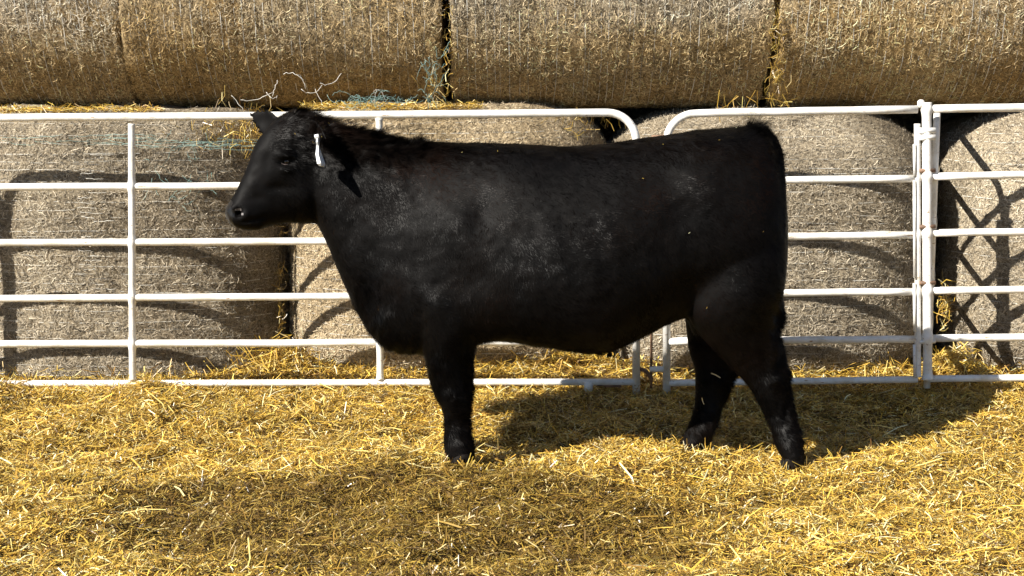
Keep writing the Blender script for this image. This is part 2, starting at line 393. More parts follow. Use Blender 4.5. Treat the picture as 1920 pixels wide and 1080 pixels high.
g_low = 'round bales standing on end behind the fence'
g_up = 'round bales lying on top of the standing bales'
GREY = ((.25, .212, .155), (.41, .36, .275)); GREYW = ((.31, .245, .15), (.46, .38, .26))
GOLD = ((.39, .31, .19), (.57, .485, .34)); GOLD2 = ((.38, .32, .22), (.56, .49, .375))
hw = .882; top = 1.455; Lh = 1.50
lowers = [(-2.06, .0, GREY, 'weathered grey standing bale behind the left end of the white fence', 31),
          (-.345, .02, GREYW, 'warm tan standing bale directly behind the black cow neck and shoulder', 47),
          (1.355, -.01, GREY, 'grey standing bale behind the rump, left of the double gate post', 63),
          (3.175, .0, GREY, 'grey standing bale at the right edge crossed by diagonal rail shadows', 79)]
LOW = []
for (x, dz, tn, lb, sd), shd in zip(lowers, ((.2, .16), (.36, .34), (.48, .36), (.50, .35))):
    LOW.append(make_bale('round_bale', (x, 7.405+hw+{-2: 0, -1: -.05, 1: -.10, 3: -.16}[math.floor(x) if x < 0 and x > -1 else int(x)], top-Lh/2+dz), hw, Lh, 'Z', 3.3, shd, tn, lb, g_low, sd, 60000, 30))
uppers = [(-2.785, 1.66, GOLD2, 'tan lying bale at the top left corner of the stack', 131, .0),
          (-1.155, 1.62, GOLD, 'golden brown lying bale above the cow head with frayed net hanging beneath', 147, .005),
          (.49, 1.63, GOLD2, 'grey tan lying bale above the back of the cow', 163, .0),
          (2.145, 1.63, GOLD, 'golden lying bale at the top right above the gate post', 179, -.01)]
UP = []
RU = .86
for x, L_, tn, lb, sd, dz in uppers:
    UP.append(make_bale('round_bale', (x, 7.40+RU, top+.93*RU+dz+.005), RU, L_-.015, 'X', 2.5, .025, tn, lb, g_up, sd, 60000, 34))
# the same stack going on outside the frame and in a second row behind
for x, y, z, ax, L_, R_ in ((-3.80, 8.23, .71, 'Z', Lh, hw), (4.9, 8.23, .71, 'Z', Lh, hw), (-4.44, 8.26, 2.26, 'X', 1.62, RU), (3.79, 8.26, 2.25, 'X', 1.62, RU)):
    make_bale('round_bale', (x, y, z), R_, L_, ax, 3.0 if ax == 'Z' else 2.25, .1, GREY, 'round bale continuing the stack past the edge of the picture', 'round bales past the picture edge', 211, 0, 0)
for x in (-2.9, -1.2, .5, 2.25, 3.95):
    make_bale('round_bale', (x, 9.98, .70), hw, Lh, 'Z', 3.0, .1, GREY, 'shaded standing bale in the back row glimpsed through the gaps', 'bales of the back row', 223, 0, 0)
    make_bale('round_bale', (x, 10.0, 2.27), RU, 1.66, 'X', 2.25, .05, GREY, 'lying bale on the back row behind the front stack', 'lying bales of the back row', 229, 0, 0)

# frayed net and loose straw hanging on the bales
def wisps(name, parent, items, m, rad=.0016):
    b = MB()
    for (px, py, Y, dx, dy, sag, nseg) in items:
        p0 = P(px, py, Y); p1 = P(px+dx, py+dy, Y+random.uniform(-.02, .02)); pts = []
        for k in range(nseg+1):
            t = k/nseg; q = p0*(1-t)+p1*t; q = q + np.array([random.uniform(-.004, .004), random.uniform(-.006, .004), -sag*4*t*(1-t)+random.uniform(-.004, .004)])
            pts.append(q - np.array(parent.location))
        b.tube(pts, rad, 5)
    return tag(b.build(name, m, parent), kind='stuff')
up2 = UP[1][0]
wisps('frayed_net', up2, [(435, 178, 7.36, 22, 30, .0, 6), (450, 186, 7.37, 62, -14, .02, 10), (500, 172, 7.36, 20, 8, .02, 8), (530, 140, 7.33, 40, 10, -.02, 10), (560, 140, 7.33, 12, 26, -.02, 8),
                           (590, 168, 7.36, 14, 26, .0, 6), (600, 155, 7.34, 40, -18, .03, 10), (565, 168, 7.35, 40, -10, .03, 9), (520, 150, 7.33, -10, 30, .0, 6), (700, 172, 7.36, 25, 18, -.03, 9), (705, 170, 7.36, -4, 22, .0, 6)], M_net, .0013)
gi = []
for k in range(46):
    gi.append((random.gauss(690, 26), random.uniform(180, 195), 7.35, random.uniform(-40, 40), random.uniform(-10, 10), random.uniform(-.03, .03), 8))
for k in range(40):
    gi.append((random.gauss(808, 12), random.uniform(105, 185), 7.34, random.uniform(-22, 22), random.uniform(-30, 30), random.uniform(-.02, .02), 7))
wisps('green_frayed_net', up2, gi, M_netg, .0009)
lb1 = LOW[0][0]; gi = []
for k in range(30):
    x0 = random.uniform(-10, 430); gi.append((x0, 262+random.gauss(0, 6)+.02*x0, 7.345, random.uniform(40, 120), random.uniform(-6, 10), random.uniform(-.01, .01), 12))
for k in range(34):
    gi.append((random.gauss(350, 45), random.uniform(235, 400), 7.35, random.uniform(-30, 30), random.uniform(-40, 40), random.uniform(-.03, .03), 9))
wisps('green_frayed_net', lb1, gi, M_netg, .0009)
gi = [(random.gauss(155, 14), y0, 7.345, random.uniform(15, 50), random.uniform(-2, 2), 0, 6) for y0 in np.arange(290, 560, 9)]
wisps('white_net_threads', lb1, gi, M_net, .0012)

# hanging straw along the seams and on the shoulders of the standing bales
def hang(parent, spots):
    ps = []
    for (px, py, Y, n, sx, sz, col, ln) in spots:
        c = P(px, py, Y); pos = np.stack([c[0]+RNG.normal(0, sx, n), np.full(n, Y)+RNG.normal(0, .02, n), c[2]+RNG.normal(0, sz, n)], 1) - np.array(parent.location)
        D = np.stack([RNG.normal(0, .6, n), RNG.normal(0, .25, n), RNG.normal(-.5, .8, n)], 1)
        ps.append(strands(pos, D, RNG.normal(0, 1, (n, 3)), RNG.uniform(.03, ln, n), RNG.uniform(.0018, .0036, n), palette(n, col, (30, 24, 16, 14, 6, 8)), .3))
    V, Q, C = merge(ps)
    return tag(link('loose_straw', npmesh('loose_straw', V, Q, [M_straw], colors=C, smooth=False), parent), kind='stuff')
hang(up2, [(815, 165, 7.42, 50, .03, .05, DARK_STRAW, .10), (838, 60, 7.46, 60, .015, .2, FRESH, .07)])
hang(UP[2][0], [(1456, 60, 7.44, 220, .018, .17, DARK_STRAW, .06), (1456, 150, 7.46, 80, .02, .06, DARK_STRAW, .08), (1465, 190, 7.42, 12, .06, .008, FRESH, .14), (1380, 196, 7.42, 12, .1, .01, FRESH, .2)])
hang(LOW[0][0], [(440, 236, 7.42, 260, .13, .045, DARK_STRAW, .12), (470, 250, 7.44, 120, .05, .06, FRESH, .12), (526, 580, 7.60, 120, .010, .13, DARK_STRAW, .06), (528, 420, 7.62, 60, .01, .2, DARK_STRAW, .06)])
hang(LOW[2][0], [(1772, 570, 7.5, 80, .015, .05, FRESH, .1), (1090, 232, 7.5, 50, .08, .03, DARK_STRAW, .1)])
ps = []
def toprow(parent, px0, px1, py, Y, n):
    pts = []
    for k in range(n):
        c = P(random.uniform(px0, px1), py+random.uniform(-1, 3), Y+random.uniform(-.05, .08)); pts.append(c-np.array(parent.location))
    D = np.stack([RNG.normal(0, 1, n), RNG.normal(0, .5, n), RNG.normal(0, .25, n)], 1)
    V, Q, C = strands(np.array(pts), D, RNG.normal(0, 1, (n, 3)), RNG.uniform(.02, .09, n), RNG.uniform(.0018, .0036, n), palette(n, FRESH, (30, 24, 16, 14, 6, 8)), .3)
    return tag(link('loose_straw', npmesh('loose_straw', V, Q, [M_straw], colors=C, smooth=False), parent), kind='stuff')
toprow(LOW[0][0], 0, 300, 204, 7.5, 700)
toprow(LOW[1][0], 570, 900, 198, 7.5, 1300)

# ------------------------------------------------------------------ white steel panels
RR = .0185
def fpt(px, py, off=0.0): return P(px, py, fence_Y(px)+off)
def lerp(a, b, t): return a+(b-a)*t
def panel(label, x0, x1, ys0, ys1, uprights, round0, round1, feet=(), off=0.0, foot_drop=24, endoff=0.0):
    base = fpt(x0, ys0[-1]); e = bpy.data.objects.new('fence_panel', None); COL.objects.link(e); e.location = base
    tag(e, label, 'fence panel', 'white tubular steel fence panels')
    yy = lambda i, px: lerp(ys0[i], ys1[i], (px-x0)/(x1-x0))
    F_ = lambda px, py: Vector(fpt(px, py, off)-base)
    # outer frame: bottom, ends and top in one bent tube
    r = 54
    def arc(cx, cy, a0, a1): return [(cx+r*math.cos(a), cy-r*math.sin(a)) for a in np.linspace(a0, a1, 10)]
    frame = MB()
    pts = []
    yt0, yt1 = yy(0, x0), yy(0, x1)
    if round0: left = [(x0, yy(5, x0)+foot_drop), (x0, yt0+r+30)] + arc(x0+r, yt0+r-.4, math.pi, math.pi/2)
    else: left = [(x0, yt0)]
    if round1: right = arc(x1-r, yt1+r+.4, math.pi/2, 0) + [(x1, yt1+r+30), (x1, yy(5, x1)+foot_drop)]
    else: right = [(x1, yt1)]
    mid = [(px, yy(0, px)+random.uniform(-.5, .5)) for px in np.linspace(x0+r+20, x1-r-20, 8)]
    frame.tube([F_(*p) for p in left+mid+right], RR*1.04, 16)
    frame.build('frame', M_paint, e)
    n = 9
    for i in (1, 2, 3, 4):
        m = MB(); m.tube([F_(px, yy(i, px)+random.uniform(-.7, .7)) for px in np.linspace(x0+4, x1-4, n)], RR*.98, 14); m.build('rail', M_paint, e)
    m = MB(); m.tube([F_(px, yy(5, px)+random.uniform(-.4, .4)) for px in np.linspace(x0, x1, n)], RR*.92, 14); m.build('bottom_rail', M_paint, e)
    for (ux, ya, yb, rad) in uprights:
        m = MB(); P_ = []; R_ = []
        for py in np.arange(ya, yb+.1, 3.0):
            d = min(abs(py-yy(i, ux)) for i in range(6)); P_.append(F_(ux+.6*(py-460)/60*.35, py)+Vector((0, -.004, 0))); R_.append(rad*(1+.32*math.exp(-(d/9.0)**2)))
        m.tube(P_, R_, 14); m.build('upright', M_paint, e)
    for fx in feet:
        m = MB(); q = F_(fx, yy(5, fx)+14)+Vector((0, -.01, 0)); q2 = F_(fx, yy(5, fx)-2)+Vector((0, -.01, 0))
        m.tube([q2, lerp(q2, q, .5), q, q+Vector((0, 0, -.012))], [.021, .022, .021, .012], 14); m.build('foot', M_paint, e)
    return e, F_, yy
p1, F1, yy1 = panel('long white tubular panel standing behind the head and shoulder of the cow', -160, 1193, (222.5, 352, 456, 561, 646, 720), (211, 344, 449, 551.5, 640, 716),
           [(248, 232, 712, RR*.92), (712, 222, 712, RR*.92)], True, True, feet=(1103,))
panel('white tubular panel running out of the left edge, seen only by its shadow and link', -1000, -176, (232, 360, 464, 569, 654, 727), (223, 353, 457, 562, 647, 720), [], False, True)
p2, F2, yy2 = panel('short white tubular gate panel behind the cow hindquarters, rounded corner at its left', 1250, 1720, (213.5, 341.5, 446, 551.5, 640, 718), (205, 334, 440, 546.5, 635.5, 711.5),
           [(1720, 232, 708, RR*.8)], True, False, foot_drop=22)
p3, F3, yy3 = panel('white tubular panel right of the double gate post, running out of the picture', 1738, 2420, (204.5, 331, 437.5, 545, 634, 710), (192, 320, 427, 536, 627, 704),
           [(1738, 192, 712, RR*1.2), (2200, 210, 712, RR*.92)], False, True)
# cap, hinge lugs and link hardware
m = MB(); q = F3(1727, 190); m.tube([q+Vector((0, 0, -.03)), q, q+Vector((0, 0, .008))], [.016, .017, .008], 12); m.build('post_cap', M_paint, p3)
for py in (245, 258, 640, 320, 425, 530):
    m = MB(); a = F3(1722, py); b = F3(1752, py-1); m.tube([a+Vector((0, -.015, 0)), b+Vector((0, -.015, 0))], .010 if py > 300 else .014, 10); m.build('hinge_lug', M_paint if py < 300 or py == 640 else M_rust, p3)
for ya, yb in ((270, 330), (338, 520), (530, 620), (645, 706)):
    m = MB(); m.tube([F3(1712, ya)+Vector((0, -.02, 0)), F3(1713, yb)+Vector((0, -.02, 0))], .007, 8); m.build('latch_rod', M_paint, p3)
m = MB(); m.tube([F1(1190, 263), F1(1200, 268), F1(1216, 262)], .016, 10); m.build('link_bracket', M_paint, p1)
m = MB(); m.tube([F1(1197, 268), F1(1222, 274)], .012, 10); m.build('link_bracket', M_rust, p1)
m = MB(); m.tube([F1(1196, 690), F1(1212, 696), F1(1222, 712)], .010, 8); m.build('link_bracket', M_rust, p1)
m = MB(); m.tube([F2(1222, 258), F2(1248, 256)], .011, 10); m.build('hinge_lug', M_rust, p2)
m = MB(); m.tube([F2(1218, 692), F2(1252, 692)], .015, 10); m.build('hinge_lug', M_paint, p2)
m = MB(); m.tube([F2(1222, 262), F2(1221, 728)], .0065, 8); m.build('drop_rod', M_rust, p2)
m = MB(); m.tube([F1(1120, 722), F1(1165, 722)], .012, 8); m.build('link_bracket', M_rust, p1)

# a third kind: panel running back from the post into the gap between two bales
def side_panel():
    A = fpt(1738, 712); e = bpy.data.objects.new('fence_panel', None); COL.objects.link(e); e.location = A
    tag(e, 'white panel seen edge-on behind the thick post, running back into the gap between bales', 'fence panel', 'white tubular steel fence panels')
    top_ = fpt(1738, 207)[2]-A[2]; zs = [fpt(1745, y)[2]-A[2] for y in (333, 439, 546, 635, 712)]
    d = Vector((.300, 1.0, 0)).normalized(); s0 = .05; s1 = 1.0
    pt = lambda s, z: d*s + Vector((0, 0, z))
    r = .13; m = MB()
    m.tube([pt(s0, -.05), pt(s0, top_-r)] + [pt(s0+r-r*math.cos(a), top_-r+r*math.sin(a)) for a in np.linspace(0.1, math.pi/2, 9)] + [pt(s1, top_)], RR*.9, 12); m.build('frame', M_paint, e)
    for z in zs: k = MB(); k.tube([pt(s0, z), pt(s1, z)], RR*.85, 12); k.build('rail', M_paint, e)
side_panel()

# ------------------------------------------------------------------ the cow
CY = 6.13
def loft(rings):
    n = len(rings[0]); V = [p for r in rings for p in r]; Fs = []
    for i in range(len(rings)-1):
        for k in range(n): Fs.append((i*n+k, i*n+(k+1) % n, (i+1)*n+(k+1) % n, (i+1)*n+k))
    Fs.append(tuple(range(n-1, -1, -1))); Fs.append(tuple((len(rings)-1)*n+k for k in range(n)))
    return V, Fs
def interp(keys, n):
    """Catmull-Rom through rows of numbers"""
    K = np.array(keys, float); m = len(K)-1; out = []
    for t in np.linspace(0, m, n):
        i = min(int(t), m-1); f = t-i
        p0, p1, p2, p3 = K[max(i-1, 0)], K[i], K[i+1], K[min(i+2, m)]
        out.append(.5*((2*p1)+(-p0+p2)*f+(2*p0-5*p1+4*p2-p3)*f*f+(-p0+3*p1-3*p2+p3)*f**3))
    return np.array(out)
NS = 40
def sec(a, b, w, ex=2.2, side=np.array([0, 1., 0]), low=0.0):
    """ring whose top is a, bottom is b, half width w along side; low>0 moves the widest place down"""
    c = (a+b)/2; h = (a-b)/2; R = []
    for k in range(NS):
        q = 2*math.pi*k/NS; cs, sn = math.cos(q), math.sin(q)
        u = math.copysign(abs(cs)**(2/ex), cs); v = math.copysign(abs(sn)**(2/ex), sn)
        ww = w*(1 - low*u)
        R.append(c + h*u + side*ww*v)
    return R
body = MB()
# torso and neck: px, top, bottom, half width, low, exponent
tor = [(562, 224, 385, .085, .0), (588, 222, 408, .115, .0), (612, 224, 450, .128, .05), (640, 233, 518, .142, .05), (672, 241, 585, .155, .05), (705, 247, 632, .18, .06), (740, 258, 655, .205, .10), (780, 264, 660, .225, .16), (830, 267, 655, .25, .20),
       (885, 268, 640, .285, .22), (940, 269, 634, .315, .20), (1000, 272, 642, .34, .18), (1060, 275, 651, .352, .17), (1110, 272, 656, .355, .14), (1150, 267, 648, .35, .1), (1200, 260, 626, .335, .06), (1245, 253, 605, .32, .03),
       (1290, 246, 592, .31, .0), (1340, 241, 600, .295, -.02), (1385, 238, 612, .275, .0), (1415, 241, 610, .25, .0), (1440, 256, 600, .21, .05), (1457, 287, 575, .165, .05), (1467, 325, 540, .115, .0), (1472, 370, 500, .06, .0)]
T = interp(tor, 110)
V, Fs = loft([sec(P(a[0], a[1], CY), P(a[0], a[2], CY), a[3], 2.25, low=a[4]) for a in T]); body.add(V, Fs)
# legs: py, front px, back px, depth, half thickness
def leg(keys, n=44, ex=2.2):
    rings = []
    for a in interp(keys, n):
        f = P(a[1], a[0], a[3]); b = P(a[2], a[0], a[3]); c = (f+b)/2; h = (b-f)/2; R = []
        for k in range(NS):
            q = 2*math.pi*k/NS; R.append(c + h*math.cos(q) + np.array([0, a[4]*math.sin(q), 0]))
        rings.append(R)
    V, Fs = loft(rings); body.add(V, Fs)
NY, FY = 6.03, 6.23
leg([(380, 790, 880, 6.12, .06), (460, 765, 905, 6.05, .12), (540, 770, 908, 6.0, .13), (600, 785, 900, 5.99, .12), (640, 793, 890, 6.0, .10), (668, 798, 886, 6.01, .082), (700, 805, 886, 6.02, .066), (727, 811, 884, 6.03, .056), (750, 823, 881, 6.03, .052),
     (768, 831, 879, 6.03, .046), (790, 834.5, 878.5, 6.03, .037), (812, 835, 881, 6.03, .036), (832, 834, 886, 6.03, .043), (846, 836, 888, 6.03, .044), (862, 842, 890, 6.03, .044)])
leg([(420, 765, 900, 6.25, .10), (540, 780, 905, 6.27, .13), (620, 795, 890, 6.26, .10), (668, 803, 884, 6.25, .075), (700, 808, 883, 6.24, .062), (727, 815, 881, 6.23, .052), (760, 832, 878, 6.23, .046), (790, 837, 877, 6.23, .036),
     (812, 838, 879, 6.23, .036), (832, 838, 883, 6.23, .042), (848, 840, 884, 6.23, .042)])
leg([(300, 1340, 1430, 6.12, .05), (360, 1315, 1462, 6.06, .11), (430, 1295, 1472, 6.03, .14), (500, 1285, 1474, 6.0, .155), (550, 1282, 1468, 5.985, .15), (590, 1290, 1455, 5.98, .13), (620, 1308, 1456, 5.99, .105), (650, 1335, 1468, 6.0, .082),
     (680, 1365, 1475, 6.01, .062), (705, 1390, 1477, 6.015, .052), (736, 1414, 1482, 6.02, .045), (774, 1433, 1491, 6.02, .037), (805, 1447, 1498, 6.01, .037), (828, 1452, 1502, 6.01, .042), (850, 1462, 1505, 6.005, .043), (866, 1474, 1507, 6.0, .042)])
leg([(430, 1275, 1420, 6.27, .13), (500, 1280, 1420, 6.28, .15), (560, 1285, 1415, 6.27, .13), (610, 1288, 1408, 6.26, .105), (654, 1293, 1397, 6.25, .078), (686, 1303, 1386, 6.24, .056), (711, 1305, 1374, 6.235, .05), (736, 1305, 1364, 6.23, .043),
     (764, 1303, 1352, 6.23, .038), (790, 1296, 1343, 6.225, .037), (812, 1285, 1337, 6.22, .041), (832, 1276, 1325, 6.22, .042), (848, 1268, 1308, 6.22, .04)])
# udder and flank fold
leg([(570, 1265, 1330, 6.12, .10), (600, 1290, 1345, 6.12, .08), (625, 1300, 1340, 6.12, .05)], 10)
# head in profile, then turned towards the camera
hd = [((430, 390), (437, 414), .040), ((434, 382), (450, 423), .056), ((441, 371), (468, 428), .068), ((449, 357), (487, 426), .073), ((457, 340), (507, 421), .071), ((466, 318), (532, 417), .076), ((474, 295), (560, 416), .088),
      ((483, 270), (588, 418), .104), ((500, 243), (612, 400), .110), ((522, 222), (628, 370), .106), ((550, 208), (640, 335), .096), ((580, 209), (648, 300), .082), ((604, 220), (650, 275), .062)]
HYAW = math.radians(20); piv = P(596, 260, CY)
def turn(p):
    d = p - piv; x = d[0]*1.045; y = d[1]; c, s = math.cos(HYAW), math.sin(HYAW)
    return piv + np.array([x*c - y*s*-1*-1, x*s + y*c, d[2]])
def turnv(x, y): return None
Hk = interp([(*a, *b, w) for a, b, w in hd], 60); rings = []
for a in Hk:
    R = sec(P(a[0], a[1], CY), P(a[2], a[3], CY), a[4], 2.35, low=.06); rings.append([turn(p) for p in R])
V, Fs = loft(rings); body.add(V, Fs)
# ears: leaf shaped cups
def ear(base, tip, wid, nrm, thick=.011, drop=0.0):
    base = Vector(base); tip = Vector(tip); d = (tip-base); L = d.length; d.normalize(); nrm = Vector(nrm); w = d.cross(nrm).normalized(); nn = w.cross(d)
    rings = []
    for t in np.linspace(0, 1, 16):
        hwid = wid*float(np.interp(t, (0, .2, .45, .62, .82, 1), (.5, .8, 1, .98, .62, .10))); c = base + d*L*t + Vector((0, 0, -drop*t*t)); R = []
        for k in range(20):
            q = 2*math.pi*k/20; v = math.cos(q); R.append(np.array(c + w*hwid*v + nn*(thick*math.sin(q)*(1-.5*t) - .30*hwid*(1-v*v)*.9)))
        rings.append(R)
    V, Fs = loft(rings); body.add(V, Fs)
FE0 = P(534, 250, 6.18); FE1 = P(466, 212, 6.28)
ear(FE0, FE1, .060, (-.1, -1, -.1))
NE0 = P(572, 230, 6.10); NE1 = P(612, 262, 5.90)
ear(NE0, NE1, .050, (-.9, -.1, -.1))
# tail
tp = [(1405, 246, CY), (1432, 250, CY-.01), (1453, 278, CY-.04), (1461, 320, CY-.09), (1464, 380, CY-.13), (1463, 450, CY-.155), (1460, 510, CY-.16), (1457, 545, CY-.155), (1455, 575, CY-.145), (1452, 603, CY-.14), (1448, 618, CY-.14)]
tt = interp(tp, 44); body.tube([P(a[0], a[1], a[2]) for a in tt], [lerp(.032, .019, i/28) if i < 28 else lerp(.019, .033, math.sin((i-28)/15*math.pi*.9)) for i in range(44)], 12)

src = body.build('cow_src', M_hide)
rm = src.modifiers.new('r', 'REMESH'); rm.mode = 'VOXEL'; rm.voxel_size = .0095; rm.use_smooth_shade = True
sm = src.modifiers.new('s', 'SMOOTH'); sm.factor = .5; sm.iterations = 12
dg = bpy.context.evaluated_depsgraph_get(); me = bpy.data.meshes.new_from_object(src.evaluated_get(dg)); me.name = 'cow'
bpy.data.objects.remove(src)
nv = len(me.vertices); co = np.zeros(nv*3); me.vertices.foreach_get('co', co); co = co.reshape(-1, 3)
no = np.zeros(nv*3); me.vertices.foreach_get('normal', no); no = no.reshape(-1, 3)
near = co[:, 1] < CY
def dent(p, r, amt, sc=(1, 1, 1), dirn=None):
    d = (co-np.array(p))/np.array(sc); w = np.exp(-(d**2).sum(1)/(r*r))[:, None]
    co[:] += (no if dirn is None else np.array(dirn))*w*amt
def onside(px, py, Y): return P(px, py, Y)
def HB(px, py, lat):
    """a point of the head: on the near side where that pixel shows it, or (lat > 0) its mirror on the far side"""
    c, s_ = math.cos(HYAW), math.sin(HYAW); Yc = CY; l = -abs(lat)
    for _ in range(6):
        p = P(px, py, Yc); xl = (p[0]-piv[0]+l*s_)/c; Yc = piv[1] + xl*s_ + l*c
    z = P(px, py, Yc)[2]
    return np.array([piv[0] + xl*c - lat*s_, piv[1] + xl*s_ + lat*c, z])
for s in (-1, 1):
    dent(HB(534, 290, s*.105), .024, .013, (1.5, 1, .7)); dent(HB(537, 304, s*.10), .019, -.017, (1.3, 1, .8)); dent(HB(536, 318, s*.10), .016, .006, (1.5, 1, .7))
    dent(HB(556, 285, s*.105), .03, -.008); dent(HB(500, 300, s*.085), .022, -.007, (1, 1, 1.4))               # temple, inner face
    dent(HB(447, 399, s*.058), .012, -.034, (1, 1, 1.1)); dent(HB(437, 388, s*.05), .014, .008); dent(HB(462, 402, s*.068), .014, .006)   # nostril
    dent(HB(478, 372, s*.072), .022, -.006, (1.6, 1, .8)); dent(HB(470, 345, s*.06), .02, .005)
    dent(HB(520, 352, s*.085), .030, -.008, (1.6, 1, .6)); dent(HB(575, 370, s*.11), .05, .012)               # cheek
    for t in np.linspace(0, 1, 14): dent(HB(lerp(446, 500, t), lerp(419, 407, t), s*.068), .0065, -.008)      # mouth
    dent(HB(484, 424, s*.045), .022, .008); dent(HB(440, 408, s*.03), .018, .008)
for k in range(3): dent(P(870+k*4, 700+k*14, 5.975), .018, -.006)
dent(P(850, 745, 5.98), .026, .009, (1, 1, 1.2)); dent(P(826, 742, 6.03), .02, .006); dent(P(868, 800, 5.99), .012, -.005, (1, 1, 3.0)); dent(P(884, 838, 6.03), .018, .008); dent(P(838, 850, 6.0), .015, .005)      # knee, tendon, fetlock
dent(P(1480, 698, 6.01), .022, .014); dent(P(1450, 712, 5.97), .03, .008); dent(P(1462, 672, 5.96), .02, -.010, (1, 1, 1.6)); dent(P(1470, 770, 5.985), .013, -.006, (1, 1, 3.0)); dent(P(1504, 828, 6.01), .018, .008)
dent(P(1374, 696, 6.24), .02, .010); dent(P(1345, 712, 6.19), .03, .008); dent(P(1330, 822, 6.22), .018, .008); dent(P(1310, 815, 6.19), .018, .005)
for (px, py, Y, r, a) in ((840, 420, 5.88, .11, .018), (800, 560, 5.88, .10, .016), (905, 400, 5.86, .06, -.014), (900, 520, 5.86, .07, -.015), (740, 400, 5.93, .09, -.010), (1380, 470, 5.83, .13, .012), (1275, 400, 5.85, .08, -.014),
                          (1290, 545, 5.85, .07, -.014), (1310, 270, 5.95, .05, .012), (1240, 330, 5.85, .10, -.012), (1100, 430, 5.80, .20, .010), (1400, 560, 5.88, .06, .010), (960, 330, 5.88, .10, .008), (690, 330, 5.98, .08, .008)):
    dent(P(px, py, Y), r, a)
co += no*(.0055*sst(.72, .5, co[:, 2]))[:, None]
ribs = np.sin((co[:, 0]+.35*co[:, 2])*2*math.pi/.115)*np.exp(-((co[:, 0]-P(1060, 0, CY)[0])/.30)**2-((co[:, 2]-.88)/.16)**2)*near
co += no*(.0022*ribs)[:, None]
co += no*(.0022*vn(co[:, 0]+3, co[:, 2]+co[:, 1]*.7, .09, 301) + .0012*vn(co[:, 0], co[:, 2]+co[:, 1], .03, 302))[:, None]
me.vertices.foreach_set('co', co.ravel()); me.materials.clear(); [me.materials.append(m_) for m_ in (M_hide, M_nose, M_rim, M_hole)]
me.polygons.foreach_set('use_smooth', [True]*len(me.polygons)); me.update()
# bare nose skin
pc = np.zeros(len(me.polygons)*3); me.polygons.foreach_get('center', pc); pc = pc.reshape(-1, 3)
nz = HB(440, 400, 0.0); mi = (np.linalg.norm(pc-nz, axis=1) < .056).astype(np.int32)
for s in (-1, 1):
    dn = np.linalg.norm((pc-HB(446, 400, s*.052))*np.array([1, .6, .85]), axis=1); ring = .013+.0025*np.sin(np.arctan2(pc[:, 2]-HB(446, 400, s*.052)[2], pc[:, 0]-HB(446, 400, s*.052)[0])+2.2)
    mi[(dn < ring+.0050) & (vn(pc[:, 0], pc[:, 2], .006, 331) > -.45)] = 2; mi[dn < ring] = 3  # pale ring paints the wet highlight; hole inside coloured dark
me.polygons.foreach_set('material_index', mi)
cow = link('cow', me)
tag(cow, 'black hornless beef cow standing side-on in the straw, facing left, white ear tag', 'cow')
# coat of short hair
me.calc_loop_triangles()
tv = np.zeros(len(me.loop_triangles)*3, np.int32); me.loop_triangles.foreach_get('vertices', tv); tv = tv.reshape(-1, 3)
A, B, Cc = co[tv[:, 0]], co[tv[:, 1]], co[tv[:, 2]]; cr = np.cross(B-A, Cc-A); ar = np.linalg.norm(cr, axis=1)
nh = 300000; w0 = ar*np.where((A[:, 1] > CY+.12), .25, 1.0); 
def tufty(p):
    t_ = np.exp(-((p[:, 0]-P(700, 250, CY)[0])/.30)**2)*sst(1.15, 1.32, p[:, 2])*1.2 + np.exp(-((p-P(1412, 240, CY))**2).sum(1)/.003)*2.0 + np.exp(-((p-P(575, 212, CY))**2).sum(1)/.008)
    t_ += np.exp(-((p[:, 0]-P(690, 600, CY)[0])/.16)**2)*sst(.95, .7, p[:, 2])*.5 + np.exp(-((p-P(1453, 595, CY-.14))**2/np.array([.002, .004, .004])).sum(1))*1.6
    t_ += .4*sst(.60, .40, p[:, 2])*sst(.05, .10, p[:, 2]) + .3*sst(1.22, 1.30, p[:, 2])*sst(P(640, 0, CY)[0], P(760, 0, CY)[0], p[:, 0])
    return t_
w0 = w0*(1+2.2*np.clip(tufty(A), 0, 1.5)); pick = RNG.choice(len(tv), nh, p=w0/w0.sum())
u = RNG.uniform(0, 1, nh); v = RNG.uniform(0, 1, nh); k = u+v > 1; u[k] = 1-u[k]; v[k] = 1-v[k]
hp = A[pick]+(B-A)[pick]*u[:, None]+(Cc-A)[pick]*v[:, None]; hn = cr[pick]/(ar[pick][:, None]+1e-12)
keep = np.linalg.norm(hp-nz, axis=1) > .05; hp = hp[keep]; hn = hn[keep]; nh = len(hp)
q1, q2 = hp[:, 0]+hp[:, 1]*.4, hp[:, 2]+hp[:, 1]*.6
flow = np.stack([.8+.6*vn(q1, q2, .16, 311)+.7*vn(q1, q2, .022, 312), .5*vn(q1, q2, .03, 314), -.75+.7*vn(q1, q2, .2, 313)+.7*vn(q1, q2, .025, 315)], 1)+RNG.normal(0, .16, (nh, 3))
flow -= hn*(flow*hn).sum(1, keepdims=True)*.9; flow /= np.linalg.norm(flow, axis=1, keepdims=True)
tuftn = tufty(hp)
tuftn = tuftn*(.5+.9*np.clip(vn(hp[:, 0], q2, .02, 316)+.4, 0, 1.2))
facem = sst(P(560, 400, CY)[0], P(500, 400, CY)[0], hp[:, 0])*sst(.75, .8, hp[:, 2])
hl = RNG.uniform(.010, .021, nh)*(1+tuftn*1.25)*(1-.6*facem)
lying = (.26+RNG.normal(0, .08, nh)+.45*tuftn-.1*facem)[:, None]; D = flow+hn*lying; D /= np.linalg.norm(D, axis=1, keepdims=True)
sidev = np.cross(D, hn); sidev /= np.linalg.norm(sidev, axis=1, keepdims=True)+1e-9
r0 = hp-hn*.001; HV = np.stack([r0-sidev*.0008, r0+sidev*.0008, r0+D*hl[:, None]], 1).reshape(-1, 3)
link('coat', npmesh('coat', HV, np.arange(len(HV)).reshape(-1, 3), [M_coat], nside=3), cow)
